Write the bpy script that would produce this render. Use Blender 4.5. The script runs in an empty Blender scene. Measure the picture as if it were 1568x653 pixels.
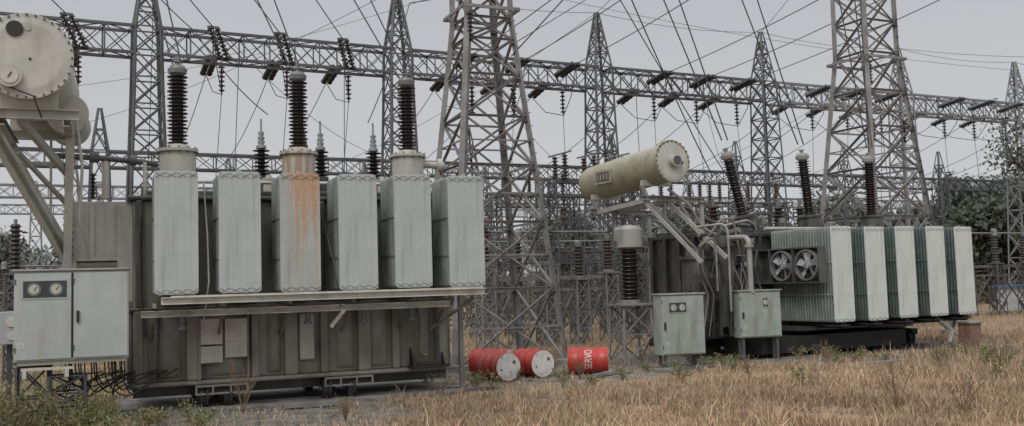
import bpy, math, random
import numpy as np
from mathutils import Vector, Matrix, noise
random.seed(7); rng=np.random.default_rng(7)
scene=bpy.context.scene
scene.view_settings.view_transform='Standard'
scene.view_settings.look='None'
scene.view_settings.exposure=0
V=Vector
COL=scene.collection

# ------------------------------------------------------------------ materials
def rgba(c): return (c[0],c[1],c[2],1)
def mk(name,col,col2=None,scale=3.0,rough=.6,metal=0.0,dirt=None,dirt_amt=.5,streak=(9,9,.7),lo=.45,hi=.7,bump=.0,bscale=60,spec=.5):
    m=bpy.data.materials.new(name); m.use_nodes=True
    nt=m.node_tree; N=nt.nodes; L=nt.links
    b=N['Principled BSDF']
    b.inputs['Roughness'].default_value=rough; b.inputs['Metallic'].default_value=metal
    b.inputs['Specular IOR Level'].default_value=spec
    tc=N.new('ShaderNodeTexCoord')
    n1=N.new('ShaderNodeTexNoise'); n1.inputs['Scale'].default_value=scale; n1.inputs['Detail'].default_value=8; n1.inputs['Roughness'].default_value=.65
    L.new(tc.outputs['Object'],n1.inputs['Vector'])
    r=N.new('ShaderNodeMapRange'); r.inputs['From Min'].default_value=.35; r.inputs['From Max'].default_value=.65
    L.new(n1.outputs['Fac'],r.inputs['Value'])
    mx=N.new('ShaderNodeMixRGB'); mx.inputs['Color1'].default_value=rgba(col)
    mx.inputs['Color2'].default_value=rgba(col2 if col2 else [c*.72 for c in col])
    L.new(r.outputs['Result'],mx.inputs['Fac'])
    out=mx.outputs['Color']
    if dirt:
        mp=N.new('ShaderNodeMapping'); mp.inputs['Scale'].default_value=streak
        L.new(tc.outputs['Object'],mp.inputs['Vector'])
        n2=N.new('ShaderNodeTexNoise'); n2.inputs['Scale'].default_value=1.0; n2.inputs['Detail'].default_value=6
        L.new(mp.outputs['Vector'],n2.inputs['Vector'])
        r2=N.new('ShaderNodeMapRange'); r2.inputs['From Min'].default_value=lo; r2.inputs['From Max'].default_value=hi; r2.inputs['To Max'].default_value=dirt_amt
        L.new(n2.outputs['Fac'],r2.inputs['Value'])
        m2=N.new('ShaderNodeMixRGB'); m2.inputs['Color2'].default_value=rgba(dirt)
        L.new(out,m2.inputs['Color1']); L.new(r2.outputs['Result'],m2.inputs['Fac'])
        out=m2.outputs['Color']
    L.new(out,b.inputs['Base Color'])
    if bump>0:
        n3=N.new('ShaderNodeTexNoise'); n3.inputs['Scale'].default_value=bscale; n3.inputs['Detail'].default_value=5
        L.new(tc.outputs['Object'],n3.inputs['Vector'])
        bp=N.new('ShaderNodeBump'); bp.inputs['Strength'].default_value=bump; bp.inputs['Distance'].default_value=.02
        L.new(n3.outputs['Fac'],bp.inputs['Height']); L.new(bp.outputs['Normal'],b.inputs['Normal'])
    return m
M={}
M['rad']=mk('radiator_paint',(.42,.45,.445),(.36,.39,.385),2.0,.5,dirt=(.20,.20,.175),dirt_amt=.38,streak=(11,11,.6),lo=.5,hi=.75,bump=.05,bscale=8)
M['rad2']=mk('radiator_paint_pale',(.58,.61,.575),(.50,.53,.50),2.0,.5,dirt=(.26,.27,.24),dirt_amt=.35,streak=(11,11,.6),lo=.52,hi=.75,bump=.04,bscale=8)
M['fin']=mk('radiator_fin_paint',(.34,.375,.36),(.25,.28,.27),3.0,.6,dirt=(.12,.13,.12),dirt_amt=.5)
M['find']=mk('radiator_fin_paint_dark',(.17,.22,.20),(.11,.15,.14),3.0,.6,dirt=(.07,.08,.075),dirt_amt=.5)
M['tank']=mk('tank_paint',(.25,.24,.205),(.18,.172,.145),1.1,.55,dirt=(.055,.05,.042),dirt_amt=.7,streak=(2.4,2.4,.9),lo=.46,hi=.70,bump=.08,bscale=20)
M['tanklt']=mk('tank_paint_beige',(.42,.415,.37),(.34,.33,.29),2.0,.55,dirt=(.18,.155,.12),dirt_amt=.4,streak=(5,5,.9),lo=.52,hi=.76)
M['tankrust']=mk('turret_paint_rusty',(.42,.41,.36),(.34,.32,.28),2.0,.55,dirt=(.30,.16,.08),dirt_amt=.75,streak=(9,9,1.1),lo=.46,hi=.62)
M['tankdk']=mk('oily_tank_paint',(.075,.078,.075),(.035,.036,.035),2.0,.45,dirt=(.16,.16,.15),dirt_amt=.4,streak=(6,6,1.5))
M['cons']=mk('conservator_paint',(.46,.46,.42),(.38,.38,.34),2.5,.5,dirt=(.18,.16,.12),dirt_amt=.45,streak=(5,5,1.2),lo=.5,hi=.75)
M['strut']=mk('support_steel_paint',(.33,.33,.31),(.24,.24,.22),2.5,.55,dirt=(.13,.11,.08),dirt_amt=.5,streak=(5,5,1.2),lo=.5,hi=.75)
M['cons2']=mk('conservator_paint_olive',(.35,.34,.26),(.27,.255,.18),2.5,.5,dirt=(.17,.13,.07),dirt_amt=.5,streak=(3,3,2),lo=.48,hi=.72)
M['rail']=mk('white_channel_paint',(.54,.53,.48),(.42,.40,.35),4,.55,dirt=(.18,.13,.08),dirt_amt=.6,streak=(3,3,6),lo=.55,hi=.75)
M['cab']=mk('cabinet_paint',(.40,.43,.425),(.345,.375,.37),1.5,.45,dirt=(.26,.21,.15),dirt_amt=.4,streak=(4,4,.9),lo=.5,hi=.75,bump=.03,bscale=5)
M['cab2']=mk('cabinet_paint_green',(.33,.37,.34),(.25,.285,.26),2.5,.45,dirt=(.14,.12,.09),dirt_amt=.5,streak=(4,4,.9),lo=.5,hi=.72)
M['galv']=mk('galvanised_steel',(.25,.245,.24),(.145,.142,.14),1.8,.6,.1,dirt=(.10,.08,.06),dirt_amt=.45,streak=(3,3,3),lo=.5,hi=.7)
M['galvd']=mk('weathered_steel',(.115,.117,.122),(.065,.066,.07),1.2,.6,.1)
M['galvf']=mk('weathered_steel_hazy',(.22,.225,.235),(.16,.165,.172),1.0,.7)  # far steel: distance haze put into a paler base colour
M['ins']=mk('brown_porcelain',(.026,.020,.018),(.016,.013,.012),4,.3)
M['ins2']=mk('brown_porcelain_dusty',(.075,.056,.048),(.045,.036,.032),4,.45)
M['inshz']=mk('brown_porcelain_hazy',(.05,.055,.065),(.03,.033,.04),4,.4)  # far strings: brown porcelain with air haze mixed into its colour
M['black']=mk('black_rubber',(.02,.02,.02),(.012,.012,.012),4,.6)
M['wire']=mk('aluminium_conductor',(.06,.062,.068),(.045,.046,.05),4,.6)
M['alu']=mk('aluminium_cap',(.20,.205,.21),(.13,.133,.137),6,.5,.1)
M['fan']=mk('fan_blade_paint',(.50,.53,.55),(.40,.43,.45),6,.4)
M['glass']=mk('dark_glass',(.05,.055,.06),(.03,.03,.035),3,.12)
M['white']=mk('white_dial',(.62,.60,.55),(.5,.48,.44),8,.5)
M['plate']=mk('beige_nameplate',(.50,.48,.43),(.40,.385,.34),6,.5)
M['red']=mk('red_drum_paint',(.50,.035,.025),(.36,.03,.022),4,.4,dirt=(.20,.10,.07),dirt_amt=.6,streak=(6,6,6),lo=.55,hi=.7)
M['drumw']=mk('drum_end_paint',(.66,.65,.62),(.52,.50,.47),6,.5,dirt=(.26,.20,.16),dirt_amt=.45,streak=(7,7,7),lo=.55,hi=.7)
M['conc']=mk('concrete',(.27,.265,.25),(.16,.155,.145),2.0,.85,dirt=(.035,.035,.033),dirt_amt=.8,streak=(1.2,1.2,1.2),lo=.45,hi=.65,bump=.3,bscale=30)
M['brick']=mk('weathered_brick',(.24,.14,.10),(.15,.09,.07),9,.9,bump=.3)
M['bark']=mk('bark',(.09,.075,.06),(.05,.04,.035),5,.9,bump=.4)
M['leafhz']=mk('leaf_hazy',(.20,.21,.195),(.13,.14,.13),.25,.9,spec=.1)  # distant crowns: greyed leaf colour stands in for haze in the air
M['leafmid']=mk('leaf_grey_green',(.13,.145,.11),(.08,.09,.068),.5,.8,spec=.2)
M['scrub']=mk('dry_scrub_leaf',(.17,.145,.10),(.09,.09,.06),.5,.85,spec=.1)
M['weed']=mk('weed_green',(.11,.14,.045),(.17,.165,.07),2.0,.7)
M['twig']=mk('dry_twig',(.24,.16,.10),(.14,.10,.07),3.0,.8)
M['blue']=mk('blue_roof_paint',(.10,.20,.34),(.08,.15,.27),3,.5)
M['hut']=mk('hut_wall_paint',(.55,.56,.56),(.45,.46,.46),3,.6)
M['text']=mk('dark_print',(.13,.125,.115),(.20,.19,.18),9,.6)

def rust_mat():
    m=mk('radiator_paint_rusted',(.39,.405,.39),(.33,.345,.33),2.0,.55,dirt=(.19,.17,.14),dirt_amt=.45,streak=(11,11,.6),lo=.48,hi=.75)
    nt=m.node_tree;N=nt.nodes;L=nt.links;b=N['Principled BSDF']
    src=b.inputs['Base Color'].links[0].from_socket
    tc=N.new('ShaderNodeTexCoord'); sp=N.new('ShaderNodeSeparateXYZ'); L.new(tc.outputs['Object'],sp.inputs[0])
    mp=N.new('ShaderNodeMapping'); mp.inputs['Scale'].default_value=(30,3,.28); L.new(tc.outputs['Object'],mp.inputs['Vector'])
    n=N.new('ShaderNodeTexNoise'); n.inputs['Scale'].default_value=1; n.inputs['Detail'].default_value=3; L.new(mp.outputs['Vector'],n.inputs['Vector'])
    h=N.new('ShaderNodeMapRange'); h.inputs['From Min'].default_value=.8; h.inputs['From Max'].default_value=1.9; h.inputs['To Min'].default_value=-.14; h.inputs['To Max'].default_value=.12
    L.new(sp.outputs['Z'],h.inputs['Value'])
    a=N.new('ShaderNodeMath'); a.operation='ADD'; L.new(n.outputs['Fac'],a.inputs[0]); L.new(h.outputs['Result'],a.inputs[1])
    r=N.new('ShaderNodeMapRange'); r.inputs['From Min'].default_value=.40; r.inputs['From Max'].default_value=.54; r.inputs['To Max'].default_value=.9; L.new(a.outputs[0],r.inputs['Value'])
    x=N.new('ShaderNodeMapRange'); x.inputs['From Min'].default_value=.10; x.inputs['From Max'].default_value=.24; L.new(sp.outputs['X'],x.inputs['Value'])
    mu=N.new('ShaderNodeMath'); mu.operation='MULTIPLY'; L.new(r.outputs['Result'],mu.inputs[0]); L.new(x.outputs['Result'],mu.inputs[1])
    n2=N.new('ShaderNodeTexNoise'); n2.inputs['Scale'].default_value=12; L.new(tc.outputs['Object'],n2.inputs['Vector'])
    cm=N.new('ShaderNodeMixRGB'); cm.inputs['Color1'].default_value=(.33,.15,.06,1); cm.inputs['Color2'].default_value=(.52,.36,.23,1); L.new(n2.outputs['Fac'],cm.inputs['Fac'])
    mx=N.new('ShaderNodeMixRGB'); L.new(mu.outputs[0],mx.inputs['Fac']); L.new(src,mx.inputs['Color1']); L.new(cm.outputs['Color'],mx.inputs['Color2'])
    L.new(mx.outputs['Color'],b.inputs['Base Color'])
    return m
M['rust']=rust_mat()

def attr_mat(name,rough=.8):
    m=bpy.data.materials.new(name); m.use_nodes=True; nt=m.node_tree;N=nt.nodes
    b=N['Principled BSDF']; b.inputs['Roughness'].default_value=rough; b.inputs['Specular IOR Level'].default_value=.2
    a=N.new('ShaderNodeAttribute'); a.attribute_name='Col'; nt.links.new(a.outputs['Color'],b.inputs['Base Color'])
    return m
M['grass']=attr_mat('grass_blades')

# ------------------------------------------------------------------ mesh builder
class MB:
    def __init__(s): s.v=[];s.f=[];s.m=[];s.s=[];s.mats=[]
    def mi(s,k):
        if k not in s.mats: s.mats.append(k)
        return s.mats.index(k)
    def add(s,vs,fs,k,sm=False):
        o=len(s.v); s.v+= [tuple(x) for x in vs]; i=s.mi(k)
        for f in fs: s.f.append(tuple(o+j for j in f)); s.m.append(i); s.s.append(sm)
    def box(s,x0,x1,y0,y1,z0,z1,k):
        s.add([(x0,y0,z0),(x1,y0,z0),(x1,y1,z0),(x0,y1,z0),(x0,y0,z1),(x1,y0,z1),(x1,y1,z1),(x0,y1,z1)],
              [(0,3,2,1),(4,5,6,7),(0,1,5,4),(1,2,6,5),(2,3,7,6),(3,0,4,7)],k)
    def frame(s,p0,p1,up=None):
        d=(V(p1)-V(p0)); l=d.length; d=d/l if l>1e-9 else V((0,0,1))
        u=V(up) if up else (V((0,0,1)) if abs(d.z)<.95 else V((0,1,0)))
        x=d.cross(u); x=x.normalized() if x.length>1e-6 else V((1,0,0)); y=x.cross(d).normalized()
        return d,x,y
    def strut(s,p0,p1,w,k,t=None,up=None):
        p0=V(p0);p1=V(p1); d,x,y=s.frame(p0,p1,up); t=t or w
        c=[x*(w/2)+y*(t/2),-x*(w/2)+y*(t/2),-x*(w/2)-y*(t/2),x*(w/2)-y*(t/2)]
        s.add([p0+q for q in c]+[p1+q for q in c],[(0,1,2,3),(7,6,5,4),(0,4,5,1),(1,5,6,2),(2,6,7,3),(3,7,4,0)],k)
    def angle(s,p0,p1,w,k,up=None,t=.012):
        p0=V(p0);p1=V(p1); d,x,y=s.frame(p0,p1,up)
        pr=[(0,0),(w,0),(w,t),(t,t),(t,w),(0,w)]
        c=[x*(a-w/2)+y*(b-w/2) for a,b in pr]
        n=6; fs=[(i,(i+1)%n,n+(i+1)%n,n+i) for i in range(n)]
        s.add([p0+q for q in c]+[p1+q for q in c],fs+[(0,3,2,1),(0,5,4,3),(6,7,8,9),(6,9,10,11)],k)
    def channel(s,p0,p1,w,h,k,up=None,t=.015):
        p0=V(p0);p1=V(p1); d,x,y=s.frame(p0,p1,up)
        for (cx,cy,ww,hh) in ((0,0,t,h-2*t),(w/2-t/2,h/2-t/2,w,t),(w/2-t/2,-h/2+t/2,w,t)):
            c=[x*(cx+a*ww/2)+y*(cy+b*hh/2) for a,b in((1,1),(-1,1),(-1,-1),(1,-1))]
            s.add([p0+q for q in c]+[p1+q for q in c],[(0,1,2,3),(7,6,5,4),(0,4,5,1),(1,5,6,2),(2,6,7,3),(3,7,4,0)],k)
    def lathe(s,p0,p1,prof,k,n=16,sm=True):
        p0=V(p0); d,x,y=s.frame(p0,p1)
        vs=[];fs=[]
        for t,r in prof:
            for i in range(n):
                a=2*math.pi*i/n; vs.append(p0+d*t+(x*math.cos(a)+y*math.sin(a))*max(r,1e-4))
        for j in range(len(prof)-1):
            for i in range(n):
                fs.append((j*n+i,j*n+(i+1)%n,(j+1)*n+(i+1)%n,(j+1)*n+i))
        s.add(vs,fs,k,sm)
        s.add(vs[:n],[tuple(range(n))[::-1]],k); s.add(vs[-n:],[tuple(range(n))],k)
    def hard(s,p0,p1,prof,k,n=24,caps=True):
        p0=V(p0); d,x,y=s.frame(p0,p1)
        ring=lambda t,r:[p0+d*t+(x*math.cos(2*math.pi*i/n)+y*math.sin(2*math.pi*i/n))*max(r,1e-4) for i in range(n)]
        for a,b in zip(prof,prof[1:]):
            s.add(ring(*a)+ring(*b),[(i,(i+1)%n,n+(i+1)%n,n+i) for i in range(n)],k,True)
        if caps: s.add(ring(*prof[0]),[tuple(range(n))[::-1]],k); s.add(ring(*prof[-1]),[tuple(range(n))],k)
    def cyl(s,p0,p1,r,k,n=16,r1=None,sm=True):
        l=(V(p1)-V(p0)).length; s.lathe(p0,p1,[(0,r),(l,r if r1 is None else r1)],k,n,sm)
    def tube(s,pts,r,k,n=6):
        pts=[V(p) for p in pts]; vs=[];fs=[]; x=None
        for i,p in enumerate(pts):
            d=(pts[min(i+1,len(pts)-1)]-pts[max(i-1,0)]).normalized()
            if x is None:
                u=V((0,0,1)) if abs(d.z)<.9 else V((0,1,0)); x=d.cross(u).normalized()
            else: x=(x-d*x.dot(d)).normalized()
            y=x.cross(d)
            for j in range(n):
                a=2*math.pi*j/n; vs.append(p+(x*math.cos(a)+y*math.sin(a))*r)
        for i in range(len(pts)-1):
            for j in range(n): fs.append((i*n+j,i*n+(j+1)%n,(i+1)*n+(j+1)%n,(i+1)*n+j))
        s.add(vs,fs,k,True)
    def bend(s,pts,r,k,n=8,rad=.12):
        pts=[V(p) for p in pts]; out=[pts[0]]
        for a,b,c in zip(pts,pts[1:],pts[2:]):
            u=(a-b);v=(c-b); ru=min(rad,u.length*.45); rv=min(rad,v.length*.45); p=b+u.normalized()*ru; q=b+v.normalized()*rv
            for i in range(5):
                t=i/4; out.append(p.lerp(b,t).lerp(b.lerp(q,t),t))
        out.append(pts[-1]); s.tube(out,r,k,n)
    def sheds(s,p0,p1,rc,rs,nsh,k,n=14):
        L=(V(p1)-V(p0)).length; p=L/nsh; prof=[(0,rc)]
        for i in range(nsh):
            z=i*p; q=rs if i%2==0 else rs*.88
            prof+=[(z+.25*p,rc),(z+.42*p,q*.97),(z+.55*p,q),(z+.72*p,rc)]
        prof.append((L,rc)); s.lathe(p0,p1,prof,k,n)
    def build(s,name,parent=None,bevel=0,loc=None):
        me=bpy.data.meshes.new(name); me.from_pydata(s.v,[],s.f)
        me.polygons.foreach_set('material_index',s.m); me.polygons.foreach_set('use_smooth',s.s)
        for k in s.mats: me.materials.append(M[k])
        me.update(); o=bpy.data.objects.new(name,me); COL.objects.link(o)
        if parent: o.parent=parent
        if loc: o.location=loc
        if bevel:
            b=o.modifiers.new('bevel','BEVEL'); b.width=bevel; b.segments=2; b.limit_method='ANGLE'; b.angle_limit=math.radians(50)
        return o
def empty(name,loc=(0,0,0),yaw=0):
    e=bpy.data.objects.new(name,None); e.location=loc; e.rotation_euler=(0,0,math.radians(yaw)); e.empty_display_size=.3
    COL.objects.link(e); return e
def arrays_mesh(name,verts,faces,mat,cols=None,parent=None):
    me=bpy.data.meshes.new(name); nv=len(verts); nf,k=faces.shape
    me.vertices.add(nv); me.vertices.foreach_set('co',verts.astype(np.float32).ravel())
    me.loops.add(nf*k); me.loops.foreach_set('vertex_index',faces.astype(np.int32).ravel())
    me.polygons.add(nf); me.polygons.foreach_set('loop_start',np.arange(0,nf*k,k,dtype=np.int32))
    me.polygons.foreach_set('loop_total',np.full(nf,k,dtype=np.int32))
    me.update(calc_edges=True)
    if cols is not None:
        ca=me.color_attributes.new('Col','FLOAT_COLOR','POINT'); ca.data.foreach_set('color',cols.astype(np.float32).ravel())
    me.materials.append(M[mat]); o=bpy.data.objects.new(name,me); COL.objects.link(o)
    if parent: o.parent=parent
    return o

# ------------------------------------------------------------------ camera
CAMH=2.0
cam=bpy.data.cameras.new('camera'); co=bpy.data.objects.new('camera',cam); COL.objects.link(co)
cam.sensor_width=36; cam.lens=36*1500/1568; cam.clip_end=2000; cam.clip_start=.1
p=math.radians(4.2); r=math.radians(1.7)
F=V((0,math.cos(p),math.sin(p))); R0=V((1,0,0)); U0=V((0,-math.sin(p),math.cos(p)))
R=R0*math.cos(r)-U0*math.sin(r); U=U0*math.cos(r)+R0*math.sin(r)
mt=Matrix((R,U,-F)).transposed().to_4x4(); mt.translation=V((0,0,CAMH)); co.matrix_world=mt
scene.camera=co

# ------------------------------------------------------------------ world, sun
w=bpy.data.worlds.new('World'); scene.world=w; w.use_nodes=True
nt=w.node_tree;N=nt.nodes;L=nt.links; bg=N['Background']; bg.inputs['Strength'].default_value=.1
sky=N.new('ShaderNodeTexSky'); sky.sky_type='NISHITA'; sky.sun_disc=False; sky.sun_elevation=math.radians(50); sky.sun_rotation=math.radians(200)
sky.dust_density=5
tc=N.new('ShaderNodeTexCoord'); sp=N.new('ShaderNodeSeparateXYZ'); L.new(tc.outputs['Generated'],sp.inputs[0])
cr=N.new('ShaderNodeValToRGB'); L.new(sp.outputs['Z'],cr.inputs['Fac'])
e=cr.color_ramp.elements; e[0].position=0.0; e[0].color=(.61,.62,.635,1); e[1].position=.9; e[1].color=(1.25,1.26,1.29,1)
x=cr.color_ramp.elements.new(.13); x.color=(.56,.568,.588,1)
x=cr.color_ramp.elements.new(.30); x.color=(.50,.506,.53,1)
x=cr.color_ramp.elements.new(.45); x.color=(1.0,1.01,1.03,1)
cn=N.new('ShaderNodeTexNoise'); cn.inputs['Scale'].default_value=1.6; cn.inputs['Detail'].default_value=3
mpp=N.new('ShaderNodeMapping'); mpp.inputs['Scale'].default_value=(1,1,3); L.new(tc.outputs['Generated'],mpp.inputs['Vector']); L.new(mpp.outputs['Vector'],cn.inputs['Vector'])
cm=N.new('ShaderNodeMapRange'); cm.inputs['To Min'].default_value=9.2; cm.inputs['To Max'].default_value=10.8; L.new(cn.outputs['Fac'],cm.inputs['Value'])
vm=N.new('ShaderNodeVectorMath'); vm.operation='SCALE'; L.new(cr.outputs['Color'],vm.inputs[0]); L.new(cm.outputs['Result'],vm.inputs['Scale'])
mx=N.new('ShaderNodeMixRGB'); mx.inputs['Fac'].default_value=.95; L.new(sky.outputs['Color'],mx.inputs['Color1']); L.new(vm.outputs[0],mx.inputs['Color2'])
L.new(mx.outputs['Color'],bg.inputs['Color'])
sl=bpy.data.lights.new('sun','SUN'); sl.energy=1.4; sl.angle=math.radians(25); sl.color=(1,.97,.93)
so=bpy.data.objects.new('sun',sl); COL.objects.link(so)
so.rotation_euler=(math.radians(40),0,math.radians(-20))

# ------------------------------------------------------------------ ground
def ground_mat():
    m=bpy.data.materials.new('dry_ground'); m.use_nodes=True; nt=m.node_tree;N=nt.nodes;L=nt.links
    b=N['Principled BSDF']; b.inputs['Roughness'].default_value=.95; b.inputs['Specular IOR Level'].default_value=.1
    tc=N.new('ShaderNodeTexCoord')
    def nz(s,d=8):
        n=N.new('ShaderNodeTexNoise'); n.inputs['Scale'].default_value=s; n.inputs['Detail'].default_value=d; L.new(tc.outputs['Object'],n.inputs['Vector']); return n
    def mr(o,a,b_):
        q=N.new('ShaderNodeMapRange'); q.inputs['From Min'].default_value=a; q.inputs['From Max'].default_value=b_; L.new(o,q.inputs['Value']); return q.outputs['Result']
    def mix(f,c1,c2):
        q=N.new('ShaderNodeMixRGB'); L.new(f,q.inputs['Fac'])
        for i,c in ((1,c1),(2,c2)):
            if isinstance(c,tuple): q.inputs[i].default_value=rgba(c)
            else: L.new(c,q.inputs[i])
        return q.outputs['Color']
    c=mix(mr(nz(.6).outputs['Fac'],.4,.62),(.28,.20,.14),(.19,.145,.095))
    c=mix(mr(nz(9).outputs['Fac'],.42,.68),c,(.37,.28,.20))
    c=mix(mr(nz(.16,4).outputs['Fac'],.55,.7),c,(.13,.13,.08))
    for (cx,cy,rx,ry) in ((-3.6,17.4,4.6,3.2),(8.5,26.5,6,4.2),(1.0,24,4,4)):
        mp=N.new('ShaderNodeMapping'); mp.inputs['Location'].default_value=(-cx/rx,-cy/ry,0); mp.inputs['Scale'].default_value=(1/rx,1/ry,0)
        L.new(tc.outputs['Object'],mp.inputs['Vector'])
        ln=N.new('ShaderNodeVectorMath'); ln.operation='LENGTH'; L.new(mp.outputs['Vector'],ln.inputs[0])
        ad=N.new('ShaderNodeMath'); ad.operation='ADD'; L.new(ln.outputs['Value'],ad.inputs[0])
        n=nz(1.3); ms=N.new('ShaderNodeMath'); ms.operation='MULTIPLY'; ms.inputs[1].default_value=.9; L.new(n.outputs['Fac'],ms.inputs[0]); L.new(ms.outputs[0],ad.inputs[1])
        f=mr(ad.outputs[0],1.55,1.25)
        g=mix(mr(nz(3.5).outputs['Fac'],.42,.62),(.20,.185,.165),(.08,.073,.063))
        g=mix(mr(nz(18).outputs['Fac'],.45,.7),g,(.26,.24,.215))
        c=mix(f,c,g)
    L.new(c,b.inputs['Base Color'])
    n3=nz(25); bp=N.new('ShaderNodeBump'); bp.inputs['Strength'].default_value=.7; bp.inputs['Distance'].default_value=.06
    L.new(n3.outputs['Fac'],bp.inputs['Height']); L.new(bp.outputs['Normal'],b.inputs['Normal'])
    return m
M['ground']=ground_mat()
g=MB()
xs=[-600,-200,-60]+[-40+i*1.0 for i in range(91)]+[70,200,600]
ys=[-60,-20]+[4+i*1.0 for i in range(70)]+[100,200,700]
def gz(x,y):
    if -40<=x<=50 and 4<=y<=73: return .05*noise.noise(V((x*.35,y*.35,0)))-.02
    return 0
vs=[(x,y,gz(x,y)) for y in ys for x in xs]; nx=len(xs)
g.add(vs,[(j*nx+i,j*nx+i+1,(j+1)*nx+i+1,(j+1)*nx+i) for j in range(len(ys)-1) for i in range(nx-1)],'ground',True)
g.build('ground')

# ------------------------------------------------------------------ lattice helpers
def tower_mesh(prof,panels,lw,bw,k,k2=None,angle=True,xb=True):
    k2=k2 or k; mb=MB()
    def side(z):
        for (z0,s0),(z1,s1) in zip(prof,prof[1:]):
            if z0<=z<=z1: return s0+(s1-s0)*(z-z0)/(z1-z0)
        return prof[-1][1]
    def cor(z):
        h=side(z)/2; return [V((-h,-h,z)),V((h,-h,z)),V((h,h,z)),V((-h,h,z))]
    st=mb.angle if angle else (lambda a,b,w,k,up=None: mb.strut(a,b,w,k,t=w*.6,up=up))
    for (z0,_),(z1,_) in zip(prof,prof[1:]):
        a=cor(z0);b=cor(z1)
        for i in range(4): st(a[i],b[i],lw,k,up=(1 if i in(0,3) else -1,1 if i<2 else -1,0))
    for j,(z0,z1) in enumerate(zip(panels,panels[1:])):
        a=cor(z0);b=cor(z1)
        for i in range(4):
            q=(i+1)%4; n=(a[i]+a[q])/2; n=V((n.x,n.y,0)); n=n.normalized() if n.length>0 else V((1,0,0))
            st(a[i]+n*.01,b[q]+n*.01,bw,k2,up=n)
            if xb: st(a[q]-n*.015,b[i]-n*.015,bw,k2,up=n)
            st(b[i],b[q],bw,k2,up=n)
    return mb,cor
def truss(mb,p0,p1,wd,h,n,lw,bw,k,up=V((0,0,1))):
    p0=V(p0);p1=V(p1); d=(p1-p0).normalized(); s=d.cross(up).normalized()
    def cs(t):
        c=p0+(p1-p0)*t; return [c-s*wd/2-up*h/2,c+s*wd/2-up*h/2,c+s*wd/2+up*h/2,c-s*wd/2+up*h/2]
    A=cs(0);B=cs(1)
    for i in range(4): mb.strut(A[i],B[i],lw,k,t=lw)
    for j in range(n):
        a=cs(j/n);b=cs((j+1)/n)
        for (i,q) in ((0,3),(1,2)):
            mb.strut(a[i],b[q],bw,k,t=bw*.6); mb.strut(a[q],b[i],bw,k,t=bw*.6)
            mb.strut(a[i],a[q],bw,k,t=bw*.6)
        for (i,q) in ((0,1),(3,2)):
            if j%2: mb.strut(a[i],b[q],bw,k,t=bw*.6)
            else: mb.strut(a[q],b[i],bw,k,t=bw*.6)
            mb.strut(a[i],a[q],bw,k,t=bw*.6)

# ------------------------------------------------------------------ two big near towers
def big_tower(loc,yaw,sb,st,ztaper,ztop,k):
    e=empty('lattice_tower',loc,yaw)
    prof=[(0,sb),(ztaper,st),(ztop,st*.95)]
    pan=[0]; z=0
    while z<ztaper-.1:
        s=sb+(st-sb)*z/ztaper; z=min(ztaper,z+s*.66)
        if ztaper-z<.5: z=ztaper
        pan.append(z)
    while z<ztop-.3: z+=st*.78; pan.append(min(z,ztop))
    mb,cor=tower_mesh(prof,pan,.15,.06,k,k); 
    for z0,z1 in zip(pan[:4],pan[1:5]):
        a=cor(z0);b=cor(z1);m=cor((z0+z1)/2)
        for i in range(4):
            q=(i+1)%4; c=(m[i]+m[q])/2
            mb.angle(m[i],c,.04,k); mb.angle(m[q],c,.04,k)
    mb.build('lattice_frame',e)
    f=MB()
    for c in cor(0): f.box(c.x-.3,c.x+.3,c.y-.3,c.y+.3,-.1,.14,'conc')
    f.build('footings',e,bevel=.02)
    pmb=MB()
    for z in pan[1:-1]:
        for c in cor(z): pmb.box(c.x-.09,c.x+.09,c.y-.012,c.y+.012,z-.1,z+.1,k)
    for i in range(26):
        z=1.5+i*.35; c=cor(z)[1]; pmb.cyl(c,c+V((.16,-.0,0)),.012,k,5)
    h=st/2+.2
    for a,b in(((-h,-h),(h,-h)),((h,-h),(h,h)),((h,h),(-h,h)),((-h,h),(-h,-h))): pmb.strut((a[0],a[1],9.1),(b[0],b[1],9.1),.05,k,t=.08)
    pmb.build('gusset_plates_and_step_bolts',e)
    s2=MB()
    for (x,y,z) in ((-st/2,-st/2-.12,6.3),(st/2,-st/2-.12,6.3),(-st/2,-st/2-.12,8.2)): s2.sheds((x,y,z),(x,y,z+.75),.03,.085,7,'ins',10)
    s2.build('stand_off_insulators',e)
    return e
big_tower((-.66,25.3,0),22.5,2.9,1.14,8.9,14.5,'galv')
big_tower((12.05,32.5,0),26,3.1,1.38,9.3,16,'galv')

# ------------------------------------------------------------------ main gantry
Y27=math.degrees(math.atan2(4.3,8.35))
D=V((8.35,4.3,0)); Dn=D.normalized(); Bn=V((-Dn.y,Dn.x,0))
G0=V((-12.7,34,0))
def gp(n,b=0,z=0): return G0+D*n+Bn*b+V((0,0,z))
for n in range(-1,7):
    e=empty('gantry_column',gp(n),Y27)
    prof=[(0,1.5),(9,.95),(11.4,.85),(13.9,.12)]
    pan=[0]
    while pan[-1]<11.3: pan.append(min(11.4,pan[-1]+ (1.35 if pan[-1]<6 else .95)))
    pan+= [12.1,12.8,13.4]
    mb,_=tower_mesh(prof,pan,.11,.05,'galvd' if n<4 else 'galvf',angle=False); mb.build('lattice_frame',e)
for n in range(-2,6):
    a=gp(n,0,10.9);b=gp(n+1,0,10.9)
    a=a+Dn*.48;b=b-Dn*.48
    mb=MB(); truss(mb,a,b,.85,.95,9,.10,.05,'galvd' if n<3 else 'galvf'); mb.build('gantry_beam')
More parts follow.
